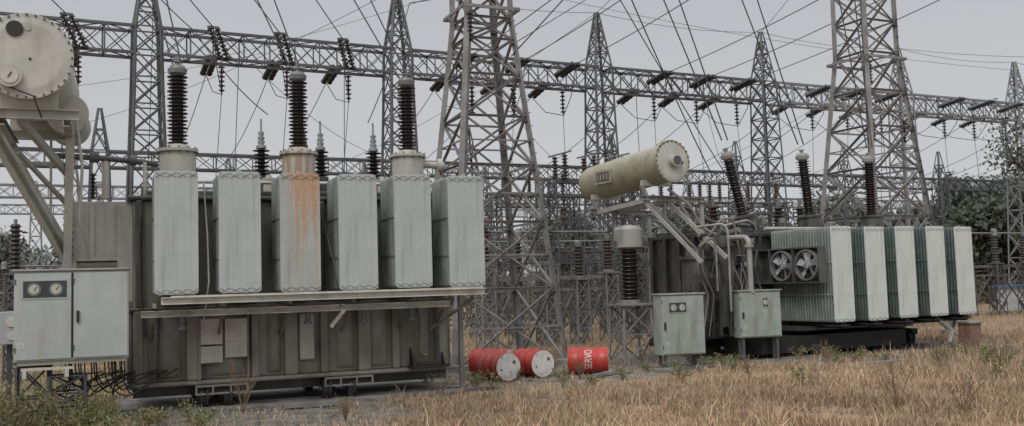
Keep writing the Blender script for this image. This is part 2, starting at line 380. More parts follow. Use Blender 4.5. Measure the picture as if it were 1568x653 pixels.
for (ox,oy,z,k,cnt) in ((-19,45,8.35,'galvd',7),(-27,60,8.5,'galvf',8),(-40,82,9.5,'galvf',9)):
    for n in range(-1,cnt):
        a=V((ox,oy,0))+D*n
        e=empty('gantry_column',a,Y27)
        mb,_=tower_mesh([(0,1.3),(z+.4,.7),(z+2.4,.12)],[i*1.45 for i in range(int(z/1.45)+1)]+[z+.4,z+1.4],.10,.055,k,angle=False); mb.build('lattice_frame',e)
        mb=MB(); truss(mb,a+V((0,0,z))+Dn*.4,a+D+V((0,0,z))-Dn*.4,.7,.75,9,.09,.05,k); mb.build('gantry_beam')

# ------------------------------------------------------------------ insulator strings + wires
def string(mb,p0,p1,r=.125,k='ins',pitch=.15):
    Ln=(V(p1)-V(p0)).length; n=max(4,int(Ln/pitch)); mb.sheds(p0,p1,.035,r,n,k,10)
def wire(pts,r=.016,sag=0,seg=14):
    mb=MB(); out=[]
    pts=[V(q) for q in pts]
    for a,b in zip(pts,pts[1:]):
        for i in range(seg+(b is pts[-1])):
            t=i/seg; out.append(a.lerp(b,t)-V((0,0,sag*4*t*(1-t))))
    mb.tube(out,r,'wire',5); return mb.build('overhead_wire')
phases=[n+f for n in range(-1,6) for f in(.25,.5,.75)]
for t in phases:
    e=empty('insulator_string',gp(t,0,10.9),Y27)
    mb=MB()
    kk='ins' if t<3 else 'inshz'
    if t<1.1:
        q0=V((.22,-.5,-.50)); q1=V((-.30,-1.3,.42))
    else:
        q0=V((0,-.5,-.1)); q1=V((.05,-1.9,.12))
    for dx in (-.13,.13): string(mb,q0+V((dx,0,0)),q1+V((dx,0,0)),.12,kk)
    mb.strut(q1+V((-.2,0,0)),q1+V((.2,0,0)),.08,'galvd')
    b0=V((0,.5,-.2)); b1=V((0,1.95,-.55))
    for dx in (-.12,.12): string(mb,b0+V((dx,0,0)),b1+V((dx,0,0)),.12,kk)
    j0=V((.1,-.62,-.75)); j1=V((.1,-.62,-1.75))
    mb.strut((.1,-.62,-.45),j0,.03,'galvd'); string(mb,j0,j1,.125,kk,.16)
    mb.tube([q1,q1.lerp(j1,.4)+V((0,0,-.5)),j1+V((0,-.05,-.08)),j1.lerp(b1,.55)+V((0,0,-.35)),b1],.018,'wire',5)
    mb.build('insulator_discs',e)
    W=Matrix.Rotation(math.radians(Y27),4,'Z'); W.translation=gp(t,0,10.9)
    q1w=W@q1; b1w=W@b1; j1w=W@j1
    if t<1.1: wire([q1w,q1w+V((-3.0,-9,5.2))],.02,.15)
    elif t<2.8: wire([q1w,q1w-Bn*22+V((0,0,3.0))],.018,.5)
    wire([b1w,b1w+Bn*9+V((0,0,-2.3))],.016,.35)
    wire([j1w,j1w+V((random.uniform(-.4,.4),random.uniform(-.5,.5),-4.6))],.013,0)
for n in range(-1,6): wire([gp(n,0,13.9),gp(n+1,0,13.9)],.012,.25)
wire([(-4,52,19.2),(38,72,16.8)],.014,.8)
wire([(-16,50,14.0),(-2,50,17.6)],.012,.2)
wire([(-30,50,12.5),(-12,48,13.9)],.012,.4)
wire([gp(1,0,13.9),(-30,60,12)],.012,.8)
wire([gp(2,0,13.9),(9,30,17)],.012,.3)
wire([gp(3,0,13.9),(11.7,32.5,14.5)],.012,.3)
wire([gp(4,0,13.9),(40,58,15)],.012,.5)
wire([gp(2,0,13.9),(-14,62,9)],.012,.8)
wire([gp(4,0,13.9),(11,70,9)],.012,.8)
for t in (0.3,1.4,2.6): wire([gp(t,0,11.3),gp(t+.9,9,8.6)],.012,.5)
for dx in (-.08,.08):
    wire([(-6.04+dx,17.66,6.2),(-7.5+dx*3,17.7,12)],.014)
    wire([(-4.02+dx,18.49,6.15),(-6.4+dx*5,18.5,12)],.014)
    wire([(-2.04+dx,19.3,6.1),(-5.2+dx*5,19.3,12.5)],.014)
    wire([(6.0+dx,27.15,5.85),(3.7+dx*4,27.3,13)],.02)
    wire([(8.5+dx,28.45,5.85),(6.4+dx*4,28.5,13)],.02)
    wire([(11.0+dx,29.8,5.85),(10.6+dx*4,30.5,13)],.02)
wire([(-4.9,19.7,5.6),(-6.3,19.5,7.3),(-8,19,9.4)],.012,.15)
wire([(-2.9,19.9,5.4),(-2.2,22,8.5),(1,27,11)],.012,.15)
wire([(2.7,22,8.9),(5.6,27,4.8)],.016,.1)
wire([(1.6,25,12),(7.6,31,4.0)],.016,.2)
wire([(.1,25,7.9),(4.6,25,12.6)],.018)
wire([(.2,25.2,8.3),(3.9,34,12.6)],.014)
for (a,b) in (((-11,30,11),(-12,32,3.5)),((-8.6,31,10),(-8.9,31,3.5)),((-5.4,32,10),(-5.5,32,4)),((-3.3,32,10.5),(-3.2,33,3)),
              ((3.2,35,10.5),(3.9,33,3)),((4.6,35,9),(4.7,35,3)),((14.5,38,9),(14.8,38,3)),((-13,28,8),(-13.6,30,3))):
    wire([a,b],.013)

# ------------------------------------------------------------------ radiators
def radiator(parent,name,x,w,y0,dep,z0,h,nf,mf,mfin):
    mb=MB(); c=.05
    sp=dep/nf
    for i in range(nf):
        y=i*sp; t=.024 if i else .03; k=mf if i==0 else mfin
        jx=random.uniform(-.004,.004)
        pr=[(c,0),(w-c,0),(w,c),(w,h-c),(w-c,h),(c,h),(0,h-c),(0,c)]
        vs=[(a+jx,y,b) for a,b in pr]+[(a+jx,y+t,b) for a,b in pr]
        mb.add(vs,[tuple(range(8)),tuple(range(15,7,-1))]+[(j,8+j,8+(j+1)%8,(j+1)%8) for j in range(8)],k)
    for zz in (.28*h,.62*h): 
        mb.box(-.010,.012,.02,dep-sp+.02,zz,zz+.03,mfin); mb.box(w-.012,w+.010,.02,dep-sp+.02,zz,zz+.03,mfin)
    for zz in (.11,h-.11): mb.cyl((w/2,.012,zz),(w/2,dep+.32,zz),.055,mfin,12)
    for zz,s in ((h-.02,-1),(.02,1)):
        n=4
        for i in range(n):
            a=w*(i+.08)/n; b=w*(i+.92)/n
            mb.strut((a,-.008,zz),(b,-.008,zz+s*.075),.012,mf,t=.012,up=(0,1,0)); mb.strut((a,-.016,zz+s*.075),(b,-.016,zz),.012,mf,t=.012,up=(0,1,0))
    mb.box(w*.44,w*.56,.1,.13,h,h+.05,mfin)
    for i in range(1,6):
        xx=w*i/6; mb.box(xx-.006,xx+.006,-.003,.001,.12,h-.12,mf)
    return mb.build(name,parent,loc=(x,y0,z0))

# ------------------------------------------------------------------ TRANSFORMER 1
T1=empty('power_transformer',(-5.86,16,0),22.5)
mb=MB()
mb.box(-.3,5.4,1.15,3.1,.5,3.66,'tank')
mb.box(-.42,5.52,1.0,3.25,.42,.5,'tank')
mb.box(-.4,5.5,1.04,3.2,1.74,1.80,'tank')
mb.box(-.4,5.5,1.04,3.2,3.66,3.74,'tankdk')
mb.box(-.1,5.2,1.3,2.95,3.74,3.86,'tankdk')
for i,a in enumerate((-.28,.56,1.66,2.25,2.9,3.6,4.25,5.1)):
    wd=.24 if i%2 else .14
    mb.box(a,a+wd,1.0,1.152,.502,1.738,'tank')
    mb.box(a+.02,a+wd-.02,1.03,1.152,1.802,3.658,'tankdk')
for b in (1.3,1.9,2.5): mb.box(-.40,-.298,b,b+.14,.502,1.738,'tank'); mb.box(5.398,5.50,b,b+.14,.502,1.738,'tank')
mb.box(2.52,2.80,1.06,1.151,.75,1.6,'tanklt')
mb.build('tank',T1,bevel=.03)
mb=MB()
for a0,a1 in ((-.08,.5),(.86,1.6),(1.95,2.2),(3.2,3.55),(3.8,4.2),(4.55,5.05)):
    n=10; vs=[];cx=(a0+a1)/2; hw=(a1-a0)/2
    for z in (.55,.62,1.62,1.7):
        for i in range(n+1):
            x=-1+2*i/n; dd=.10*math.cos(x*math.pi/2)**.7 if abs(x)<.999 else 0
            vs.append((cx+x*hw,1.148-(dd if .6<z<1.65 else 0),z))
    mb.add(vs,[(j*(n+1)+i,j*(n+1)+i+1,(j+1)*(n+1)+i+1,(j+1)*(n+1)+i) for j in range(3) for i in range(n)],'tank',True)
mb.build('pressed_panels',T1)
mb=MB()
for b in (1.35,2.85): mb.channel((-.3,b,.33),(5.4,b,.33),.1,.18,'tankdk')
for a in (.7,2.95):
    w_=.9
    mb.box(a,a+w_,.93,1.0,.385,.418,'tank');mb.box(a,a+w_,.93,1.0,.25,.28,'tank')
    for q in (0,.28,.58,.87): mb.box(a+q,a+q+.03,.93,1.0,.281,.384,'tank')
    mb.box(a,a+w_,1.003,3.2,.26,.41,'black')
for a in (.85,1.25,3.0,3.45):
    for b in (1.05,2.8): 
        mb.lathe((a-.07,b+.1,.2),(a+.07,b+.1,.2),[(0,.2),(.1,.2),(.1,.235),(.14,.235)],'black',20)
        mb.cyl((a-.12,b+.1,.2),(a+.12,b+.1,.2),.05,'galvd',8)
mb.box(4.55,5.3,.75,1.1,.5,.54,'black')
for a in (4.6,5.2): mb.add([(a,.8,.54),(a,1.12,.54),(a,1.12,.9),(a+.03,.8,.54),(a+.03,1.12,.54),(a+.03,1.12,.9)],[(0,1,2),(5,4,3),(0,3,4,1),(1,4,5,2),(2,5,3,0)],'black')
mb.build('base_frame_and_wheels',T1)
for i in range(6):
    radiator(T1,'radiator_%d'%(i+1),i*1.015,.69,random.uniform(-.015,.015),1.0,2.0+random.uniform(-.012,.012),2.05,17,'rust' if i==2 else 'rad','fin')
mb=MB()
mb.channel((.1,.02,1.905),(5.75,.02,1.905),.1,.12,'rail')
mb.box(.25,5.7,-.06,-.03,1.955,1.985,'rail')
mb.channel((-.2,.42,1.69),(5.2,.42,1.69),.09,.11,'rail')
for a in (.0,1.1,2.2,3.3,4.4,5.1):
    mb.strut((a,.05,1.83),(a,1.15,1.83),.05,'tank',t=.08)
    mb.strut((a,.45,1.6),(a,1.15,1.2),.05,'tank',t=.05)
for a in (.45,2.55,3.55,4.45):
    mb.cyl((a,.36,1.5),(a,.36,1.62),.05,'galvd',10); mb.cyl((a,.36,1.42),(a,.36,1.5),.09,'galvd',10,r1=.04)
mb.strut((2.95,.36,1.35),(3.2,.36,1.65),.06,'rail')
mb.box(5.55,5.63,.9,.98,0,1.84,'galv')
mb.strut((5.6,.15,1.8),(5.0,1.0,1.2),.05,'tank')
mb.box(5.1,5.16,.96,.998,.55,1.7,'tankdk')
mb.bend([(4.75,.98,1.65),(4.75,.9,1.5),(4.75,.9,.75),(4.9,.98,.72)],.03,'tank',8)
mb.bend([(.1,1.0,1.7),(.1,.92,1.6),(.1,.92,.7),(.1,1.1,.6)],.025,'tankdk',8)
mb.build('radiator_support_rails',T1)
mb=MB()
for (a0,a1,z0,z1) in ((.80,1.16,1.12,1.56),(.80,1.16,.80,1.08),(1.21,1.58,.88,1.55)):
    mb.box(a0-.01,a1+.01,.975,.992,z0-.01,z1+.01,'tank'); mb.box(a0,a1,.965,.974,z0,z1,'plate')
    z=z1-.05
    while z>z0+.04:
        x0=a0+.04
        while x0<a1-.06:
            ww=random.uniform(.03,.09); mb.box(x0,min(x0+ww,a1-.03),.9625,.966,z-.004,z,'text'); x0+=ww+.02
        z-=.045
mb.strut((.78,.98,.5),(.78,.98,1.66),.03,'tank'); mb.strut((1.6,.98,.5),(1.6,.98,1.66),.03,'tank')
mb.build('nameplates',T1)
mb=MB()
mb.box(-1.3,-.302,1.4,2.6,2.62,3.66,'cons'); mb.box(-1.38,-1.28,1.3,2.7,2.55,3.74,'cons'); mb.box(-.55,-.3,1.25,2.7,1.9,3.6,'cons')
mb.box(-1.0,-.92,1.33,1.4,2.65,3.62,'cons'); mb.box(-1.32,-.3,1.36,2.65,2.54,2.60,'tanklt')
for i in range(9): 
    z=2.62+i*.125; mb.cyl((-1.41,1.34,z),(-1.25,1.34,z),.02,'galvd',6)
mb.strut((-1.2,1.3,2.65),(-.4,1.3,2.65),.06,'tanklt')
mb.build('cable_box',T1,bevel=.01)
mb=MB()
mb.bend([(-1.6,1.2,4.42),(-.9,1.2,4.4),(-.2,1.3,4.36),(.1,1.6,4.35)],.05,'galvd',10)
mb.cyl((-1.0,1.2,4.4),(-.84,1.2,4.4),.09,'galvd',12); mb.cyl((-.35,1.25,4.37),(-.25,1.25,4.37),.09,'galvd',12)
mb.cyl((-.74,1.25,3.7),(-.74,1.25,4.35),.06,'cons',12); mb.cyl((-.1,1.3,3.72),(-.1,1.3,4.35),.035,'cons',10)
mb.sheds((-.95,1.8,3.74),(-.95,1.8,4.2),.03,.07,7,'ins')
mb.bend([(-1.2,.9,5.0),(-1.1,.9,4.2),(-1.15,.95,3.3),(-1.0,1.25,2.7)],.025,'cons',8)
mb.tube([(-.15,1.1,3.9),(-.2,.98,3.0),(-.18,.98,1.9),(-.1,1.0,1.3)],.018,'tankdk',6)
mb.tube([(.8,.3,3.9),(.85,.2,3.0),(.86,.1,2.2),(.8,.6,1.4)],.015,'tanklt',6)
mb.tube([(2.85,.3,3.2),(2.95,-.05,2.4),(3.1,.2,1.7)],.012,'tankdk',6)
mb.tube([(0.2,1.3,4.02),(2.2,1.15,4.0),(5.5,1.2,4.0)],.035,'cons',8)
for a in (1.5,2.1,3.6,4.3,5.2): mb.cyl((a,1.7,3.86),(a,1.7,4.1),.1,'tanklt',12); mb.hard((a,1.7,4.1),(a,1.7,5),[(0,.13),(.04,.13),(.05,.06),(.1,.05)],'tanklt',12)
mb.build('pipework',T1)
CAP=[(0,.115),(.03,.125),(.03,.16),(.11,.175),(.11,.15),(.17,.13),(.17,.05),(.24,.045),(.24,.07),(.27,.07)]
for i,a in enumerate((.47,2.65,4.8)):
    m2=MB(); b=1.6; tk='tankrust' if i==1 else 'tanklt'
    m2.hard((a,b,3.7),(a,b,9),[(0,.36),(.05,.36),(.06,.31),(.85,.31),(.85,.31),(.88,.31),(.88,.36),(.93,.36),(.93,.2),(1.02,.17)],tk,28)
    m2.sheds((a,b,4.72),(a,b,6.0),.10,.185,19,'ins',22)
    m2.hard((a,b,6.0),(a,b,9),CAP,'alu',18)
    m2.box(a-.03,a+.03,b-.01,b+.01,6.25,6.36,'alu')
    for q in range(12):
        an=q*math.pi/6; m2.cyl((a+.335*math.cos(an),b+.335*math.sin(an),4.55),(a+.335*math.cos(an),b+.335*math.sin(an),4.66),.018,'galvd',6)
    if i==2: m2.cyl((a+.3,b,4.45),(a+.75,b,4.43),.07,'tanklt',12); m2.cyl((a+.6,b,4.44),(a+.7,b,4.44),.13,'cons',14)
    m2.build('high_voltage_bushing_%d'%(i+1),T1)
for i,a in enumerate((2.12,3.3,4.4)):
    m2=MB(); b=2.75
    m2.cyl((a,b,3.8),(a,b,4.3),.16,'tankdk',16)
    m2.sheds((a,b,4.3),(a,b,4.85),.07,.17,7,'ins',18)
    m2.lathe((a,b,4.85),(a,b,9),[(0,.10),(.06,.10),(.08,.05),(.14,.08),(.16,.045),(.22,.075),(.25,.04),(.32,.065),(.36,.02),(.6,.018)],'alu',12)
    m2.build('low_voltage_bushing_%d'%(i+1),T1)
m2=MB(); cx,cz=-1.84,5.66
m2.hard((cx,-.83,cz),(cx,9,cz),[(0,.655),(.04,.655),(.04,.62),(2.9,.62),(2.9,.66),(2.95,.66),(2.95,.5)],'cons',48)
m2.hard((cx,-.845,cz),(cx,9,cz),[(0,.50),(.014,.59)],'cons',48)
for q in range(32):
    an=q*math.pi/16; m2.cyl((cx+.63*math.cos(an),-.855,cz+.63*math.sin(an)),(cx+.63*math.cos(an),-.81,cz+.63*math.sin(an)),.017,'tankdk',6)
m2.cyl((cx-.22,-.93,cz-.33),(cx-.22,-.83,cz-.33),.17,'tanklt',24); m2.cyl((cx-.22,-.945,cz-.33),(cx-.22,-.93,cz-.33),.12,'plate',24)
m2.strut((cx-.24,-.95,cz-.36),(cx-.19,-.95,cz-.28),.015,'black')
m2.cyl((cx-.16,-.87,cz+.40),(cx-.16,-.83,cz+.40),.12,'black',16); m2.cyl((cx+.02,-.86,cz+.42),(cx+.02,-.83,cz+.42),.04,'tanklt',10)
m2.cyl((cx+.05,-.86,cz-.05),(cx+.05,-.83,cz-.05),.02,'black',8)
m2.tube([(cx-.22,-.9,cz-.5),(cx+.1,-.88,cz-.62),(cx+.2,-.6,cz-.9)],.012,'black',5)
m2.hard((cx+.50,1.0,5.12),(cx+.50,9,5.12),[(0,.34),(.04,.34),(.04,.31),(1.5,.31),(1.5,.35),(1.54,.35),(1.54,.1)],'cons',32)
for b in (-.45,1.7): m2.box(cx-.42,cx+.42,b-.06,b+.06,4.92,5.16,'cons')
m2.build('conservator',T1)
m2=MB()
for b in (-.45,1.7): m2.channel((cx-.7,b,4.83),(cx+.72,b,4.83),.12,.16,'cons')
m2.channel((cx-.4,-.6,4.7),(cx-.4,2.1,4.7),.1,.12,'strut'); m2.channel((cx+.5,-.6,4.7),(cx+.5,2.1,4.7),.1,.12,'strut')
m2.channel((-2.55,-.4,4.9),(-1.42,1.3,2.72),.1,.17,'cons')
m2.strut((-1.28,.6,4.75),(-1.34,1.25,2.5),.13,'cons',t=.1)
m2.strut((-1.95,-.4,4.75),(-1.34,.9,4.1),.08,'strut',t=.12)
m2.strut((-2.0,.0,4.3),(-1.36,1.1,3.6),.06,'strut'); m2.strut((-2.3,1.6,4.75),(-1.4,1.6,3.0),.09,'strut')
m2.strut((-2.1,1.3,4.3),(-1.3,1.3,4.3),.05,'strut'); m2.strut((-1.6,1.3,4.7),(-1.6,1.3,3.0),.04,'strut')
m2.box(-1.42,-1.2,1.2,1.3,2.35,2.62,'strut')
m2.build('conservator_support_frame',T1)
mb=MB(); mb.box(-.6,5.9,.7,3.5,-.1,.035,'conc'); mb.box(-.5,5.8,1.2,1.3,.035,.06,'galvd')
o=mb.build('concrete_plinth',None,bevel=.02); o.location=(-5.86,16,0); o.rotation_euler=(0,0,math.radians(22.5))

# ------------------------------------------------------------------ cabinets
def cabinet(loc,yaw,w,h,d,k,win,doors=2,legs=0,lk='galvd'):
    e=empty('control_cabinet',loc,yaw); mb=MB()
    mb.box(0,w,0,d,0,h,k); mb.build('body',e,bevel=.012)
    mb=MB(); mb.box(-.03,w+.03,-.04,d+.03,h+.002,h+.035,'strut'); mb.build('roof',e,bevel=.008)
    mb=MB(); dw=w/doors
    for i in range(doors):
        mb.box(i*dw+.018,(i+1)*dw-.018,-.020,-.002,.03,h-.03,k)
        for z in (.15,h-.2): mb.cyl((i*dw+.018,-.025,z),(i*dw+.018,-.025,z+.08),.012,'galvd',8)
    mb.build('doors',e,bevel=.006)
    mb=MB()
    for i in range(1,doors): mb.box(i*dw-.014,i*dw+.014,-.003,-.0005,.03,h-.03,'black')
    x0,x1,z0,z1=win
    mb.box(x0-.025,x1+.025,-.028,-.0205,z0-.025,z1+.025,k); mb.box(x0,x1,-.032,-.0285,z0,z1,'glass')
    n=2 if x1-x0>.4 else 1
    for i in range(n):
        cx=x0+(x1-x0)*(i+.5)/n; rr=min(.1,(z1-z0)*.40)
        mb.cyl((cx,-.034,(z0+z1)/2),(cx,-.038,(z0+z1)/2),rr,'find',20); mb.cyl((cx,-.0385,(z0+z1)/2-.0),(cx,-.041,(z0+z1)/2),rr*.72,'plate',16)
        mb.strut((cx,-.043,(z0+z1)/2-.02),(cx+.04,-.043,(z0+z1)/2+.04),.01,'black')
    mb.box(w-dw+.06,w-dw+.10,-.05,-.020,h*.42,h*.55,'black')
    mb.cyl((dw*.12,-.024,.25),(dw*.12,-.020,.25),.05,'white',14); mb.cyl((dw*.12,-.026,.25),(dw*.12,-.0242,.25),.035,k,14)
    mb.build('window_and_handle',e)
    if legs:
        mb=MB()
        for a in (.1,w-.1):
            for b in (.08,d-.08): mb.strut((a,b,-loc[2]),(a,b,0),.06,lk)
        mb.build('legs',e)
    return e
def t1w(a,b,z):
    c,s=math.cos(math.radians(22.5)),math.sin(math.radians(22.5)); return (-5.86+a*c-b*s,16+a*s+b*c,z)
c1=cabinet(t1w(-2.05,.0,1.03),22.5,1.66,1.40,.5,'cab',(.13,.75,.99,1.25))
mb=MB()
mb.box(.1,.85,.0,.06,-.14,-.10,'rail'); mb.box(.12,.18,.0,.06,-.26,-.14,'rail'); mb.box(.72,.78,.0,.06,-.26,-.14,'rail'); mb.box(.05,1.6,.05,.45,-.06,-.003,'rail')
for i in range(22):
    x=random.uniform(.7,1.6); y=random.uniform(.1,.6); dx=random.uniform(-.2,.9); dz=random.uniform(.25,.7)
    mb.bend([(x,y,0),(x+.02,y,-dz*.6),(x+dx*.4,y+.1,-dz),(x+dx*.8,y+.3,-dz*.8),(x+dx+.4,y+.9,-.3)],.012,'black',5,.2)
mb.build('cables_and_bracket',c1)
m2,_=tower_mesh([(-1.05,.55),(-.26,.5)],[-1.05,-.78,-.52,-.26],.05,.03,'galvd'); o=m2.build('pedestal',c1); o.location=(.75,.3,0)
m2,_=tower_mesh([(-1.05,.45),(-.1,.45)],[-1.05,-.6,-.1],.05,.03,'galvd'); o=m2.build('pedestal',c1); o.location=(.25,.6,0)
e=empty('meter_box',(-8.6,16.6,1.25),22.5); mb=MB(); mb.box(-.1,.25,0,.3,0,.55,'cab'); mb.cyl((.1,-.02,.38),(.1,.0,.38),.09,'white',16); mb.cyl((.1,-.02,.14),(.1,.0,.14),.07,'white',16); mb.build('box_body',e,bevel=.01)
mb=MB(); mb.strut((.05,.2,-1.25),(.05,.2,0),.08,'galvd'); mb.strut((.25,.2,-.3),(.8,.4,-.1),.04,'galvd'); mb.build('post',e)

# ------------------------------------------------------------------ TRANSFORMER 2
T2=empty('power_transformer',(7.9,24.3,0),29)
mb=MB()
mb.box(-2.1,5.6,2.45,4.7,.55,3.1,'tankdk'); mb.box(-2.2,5.7,2.35,4.8,3.1,3.2,'tankdk'); mb.box(-2.2,5.7,2.35,4.8,.45,.55,'tankdk')
for i in range(13):
    a=-2.0+i*.6; mb.box(a,a+.12,2.34,2.452,.55,3.1,'tankdk')
for b in (2.6,3.2,3.8,4.4): mb.box(-2.22,-2.098,b,b+.12,.55,3.1,'tankdk')
mb.box(-2.0,5.4,2.6,4.5,3.2,3.3,'tankdk')
mb.build('tank',T2,bevel=.012)
mb=MB()
for b in (2.7,4.2): mb.box(-2.4,5.8,b,b+.25,.22,.45,'black')
for a in (-1.5,.3,2.2,4.2):
    mb.box(a,a+.25,1.2,4.9,.3,.46,'black')
    for b in (1.4,2.9,4.3): mb.lathe((a-.1,b,.22),(a+.1,b,.22),[(0,.22),(.12,.22),(.12,.26),(.18,.26)],'black',18)
mb.box(-.2,5.6,.9,2.4,.62,.72,'tankdk')
mb.box(-1.6,3.6,.9,2.3,.1,.5,'black')
for i in range(5):
    mb.lathe((i*1.17+.38,.1,.76),(i*1.17+.38,1.9,.76),[(0,.09),(1.8,.09)],'black',10)
    mb.lathe((i*1.17+.38,.35,.72),(i*1.17+.38,.35,.86),[(0,.32),(.03,.34),(.05,.3)],'black',20)
mb.strut((4.6,.6,.7),(5.3,.3,.1),.07,'rail'); mb.strut((5.3,.6,.7),(4.6,.3,.1),.07,'rail'); mb.strut((4.4,.4,.08),(5.6,.4,.08),.1,'conc')
mb.build('base_frame_and_wheels',T2)
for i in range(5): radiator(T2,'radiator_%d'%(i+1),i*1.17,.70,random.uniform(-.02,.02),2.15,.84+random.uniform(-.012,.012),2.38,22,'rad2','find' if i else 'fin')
mb=MB()
for a in (.36,1.53,2.70,3.87,5.04):
    mb.cyl((a,2.0,3.1),(a,2.6,3.1),.07,'fin',12); mb.cyl((a,2.1,3.1),(a,2.16,3.1),.12,'tankdk',12)
mb.cyl((-.1,2.2,3.3),(5.5,2.2,3.3),.05,'tanklt',10)
mb.build('radiator_headers',T2)
mb=MB()
mb.box(-.16,-.10,.15,2.6,1.86,2.70,'tankdk'); mb.box(-.34,-.10,.12,2.62,2.70,2.735,'galvd'); mb.box(-.34,-.10,.12,2.62,1.83,1.86,'galvd')
for b in (.12,1.0,1.83,2.58): mb.box(-.34,-.10,b,b+.035,1.862,2.698,'galvd')
for b in (.56,1.42):
    mb.hard((-.36,b,2.28),(0,b,2.28),[(0,.39),(.0,.36),(.16,.36),(.16,.39),(0,.39)],'galv',28,caps=False)
    mb.cyl((-.33,b,2.28),(-.18,b,2.28),.09,'fan',14)
    for q in range(5):
        an=q*2*math.pi/5+.4*b; u=V((0,math.cos(an),math.sin(an))); v=V((0,-math.sin(an),math.cos(an))); o=V((-.27,b,2.28))
        vs=[o+u*.07-v*.05+V((-.02,0,0)),o+u*.07+v*.05+V((.03,0,0)),o+u*.33+v*.13+V((.05,0,0)),o+u*.34-v*.06+V((-.05,0,0))]
        mb.add(vs,[(0,1,2,3)],'fan')
    for rr in (.14,.26):
        pts=[(-.38,b+rr*math.cos(t*math.pi/10),2.28+rr*math.sin(t*math.pi/10)) for t in range(21)]; mb.tube(pts,.004,'galvd',4)
    for q in range(3):
        an=q*math.pi/3+.3; mb.strut((-.38,b-.36*math.cos(an),2.28-.36*math.sin(an)),(-.38,b+.36*math.cos(an),2.28+.36*math.sin(an)),.008,'galvd')
mb.build('cooling_fans',T2)
for i,(a,tx) in enumerate(((.27,-.28),(2.75,-.10),(5.3,.0))):
    m2=MB(); b=3.3; d=V((tx,0,1)).normalized(); o=V((a,b,3.3))
    m2.hard(o,o+d,[(0,.36),(.25,.34),(.42,.32),(.42,.37),(.47,.37),(.5,.17)],'tankdk',22)
    m2.sheds(o+d*.5,o+d*2.08,.12,.215,21,'ins',18)
    m2.hard(o+d*2.08,o+d*3,[(t*1.2,r*1.15) for t,r in CAP],'strut',16)
    m2.build('high_voltage_bushing_%d'%(i+1),T2)
for i,a in enumerate((.0,1.25,2.5,3.4)):
    m2=MB(); b=4.35; o=V((a,b,3.25))
    m2.cyl(o,o+V((0,0,.3)),.16,'tankdk',14); m2.sheds(o+V((0,0,.3)),o+V((0,0,.85)),.09,.23,5,'ins2',16); m2.cyl(o+V((0,0,.85)),o+V((0,0,1.1)),.05,'alu',10)
    m2.build('low_voltage_bushing_%d'%(i+1),T2)
m2=MB(); q0=V((-3.56,1.63,4.93)); q1=V((-3.56,5.43,4.70)); ln=(q1-q0).length
m2.hard(q0,q1,[(0,.53),(.05,.53),(.05,.48),(ln-.35,.48)],'cons2',36)
qq=q0+(q1-q0).normalized()*(ln-.35); m2.lathe(qq,q1,[(0,.48),(.12,.455),(.22,.38),(.30,.24),(.34,.05)],'cons2',36)
m2.hard(q0-(q1-q0).normalized()*.012,q1,[(0,.40),(.011,.47)],'cons',36)
for q in range(24):
    an=q*math.pi/12; m2.cyl((q0.x+.505*math.cos(an),1.60,q0.z+.505*math.sin(an)),(q0.x+.505*math.cos(an),1.64,q0.z+.505*math.sin(an)),.018,'tankdk',6)
m2.cyl((-3.56,1.45,4.93),(-3.56,1.63,4.93),.15,'cons',20); m2.cyl((-3.56,1.43,4.93),(-3.56,1.45,4.93),.11,'galvd',20); m2.cyl((-3.38,1.5,4.88),(-3.38,1.63,4.88),.05,'black',10)
m2.box(-4.07,-4.03,3.6,4.3,4.60,4.95,'cons2'); m2.box(-4.078,-4.068,3.66,4.24,4.66,4.90,'tankdk')
for b in (3.72,3.86,4.0,4.13): m2.box(-4.083,-4.079,b,b+.06,4.70,4.86,'cons2')
m2.build('conservator',T2)
m2=MB()
for b,z in ((2.35,4.5),(4.6,4.35)):
    m2.box(-4.0,-3.1,b-.05,b+.05,z-.12,z+.02,'cons')
    m2.strut((-4.0,b,z-.1),(-3.85,b,z-.42),.09,'strut'); 
    m2.channel((-4.1,b,z-.42),(-2.0,b,z-.46),.1,.12,'strut')
    m2.strut((-3.9,b,z-.45),(-2.15,b,z-1.9),.10,'strut',t=.06); m2.strut((-2.9,b,z-.45),(-2.15,b,3.0),.08,'strut'); m2.strut((-3.3,b,z-.45),(-3.3,b,z-1.0),.05,'strut')
    m2.strut((-2.12,b,z-.4),(-2.12,b,.8),.11,'strut',t=.08)
m2.channel((-3.9,2.3,4.02),(-3.9,4.7,3.88),.1,.12,'strut'); m2.channel((-3.2,2.3,4.02),(-3.2,4.7,3.88),.1,.12,'strut')
m2.strut((-3.2,2.35,4.0),(-2.6,.9,2.5),.09,'strut'); m2.strut((-3.9,2.4,4.0),(-3.3,1.0,2.4),.08,'strut'); m2.strut((-2.9,1.2,2.9),(-2.2,2.3,2.2),.07,'strut')
m2.build('conservator_support_frame',T2)
random.seed(31)
m2=MB()
m2.hard((-2.7,1.9,.9),(-2.7,1.9,5),[(0,.3),(.05,.40),(1.6,.40),(1.6,.46),(1.68,.46),(1.68,.3),(1.9,.25)],'tankdk',24)
m2.hard((-2.0,1.75,.8),(-2.0,1.75,5),[(0,.3),(2.0,.3),(2.0,.38),(2.08,.38),(2.08,.26),(2.3,.22)],'tankdk',24)
m2.bend([(-2.1,2.2,3.0),(-1.97,1.5,3.02),(-1.97,.8,3.0),(-1.97,.8,1.6)],.065,'strut',14,.2)
m2.cyl((-1.97,.8,2.75),(-1.97,.8,2.82),.11,'strut',14); m2.cyl((-1.97,.8,1.62),(-1.97,.8,1.68),.11,'strut',14)
m2.bend([(-3.3,2.2,4.3),(-2.8,2.0,3.9),(-2.4,2.0,3.3),(-1.9,2.0,3.1),(-1.5,2.4,3.15)],.035,'strut',8)
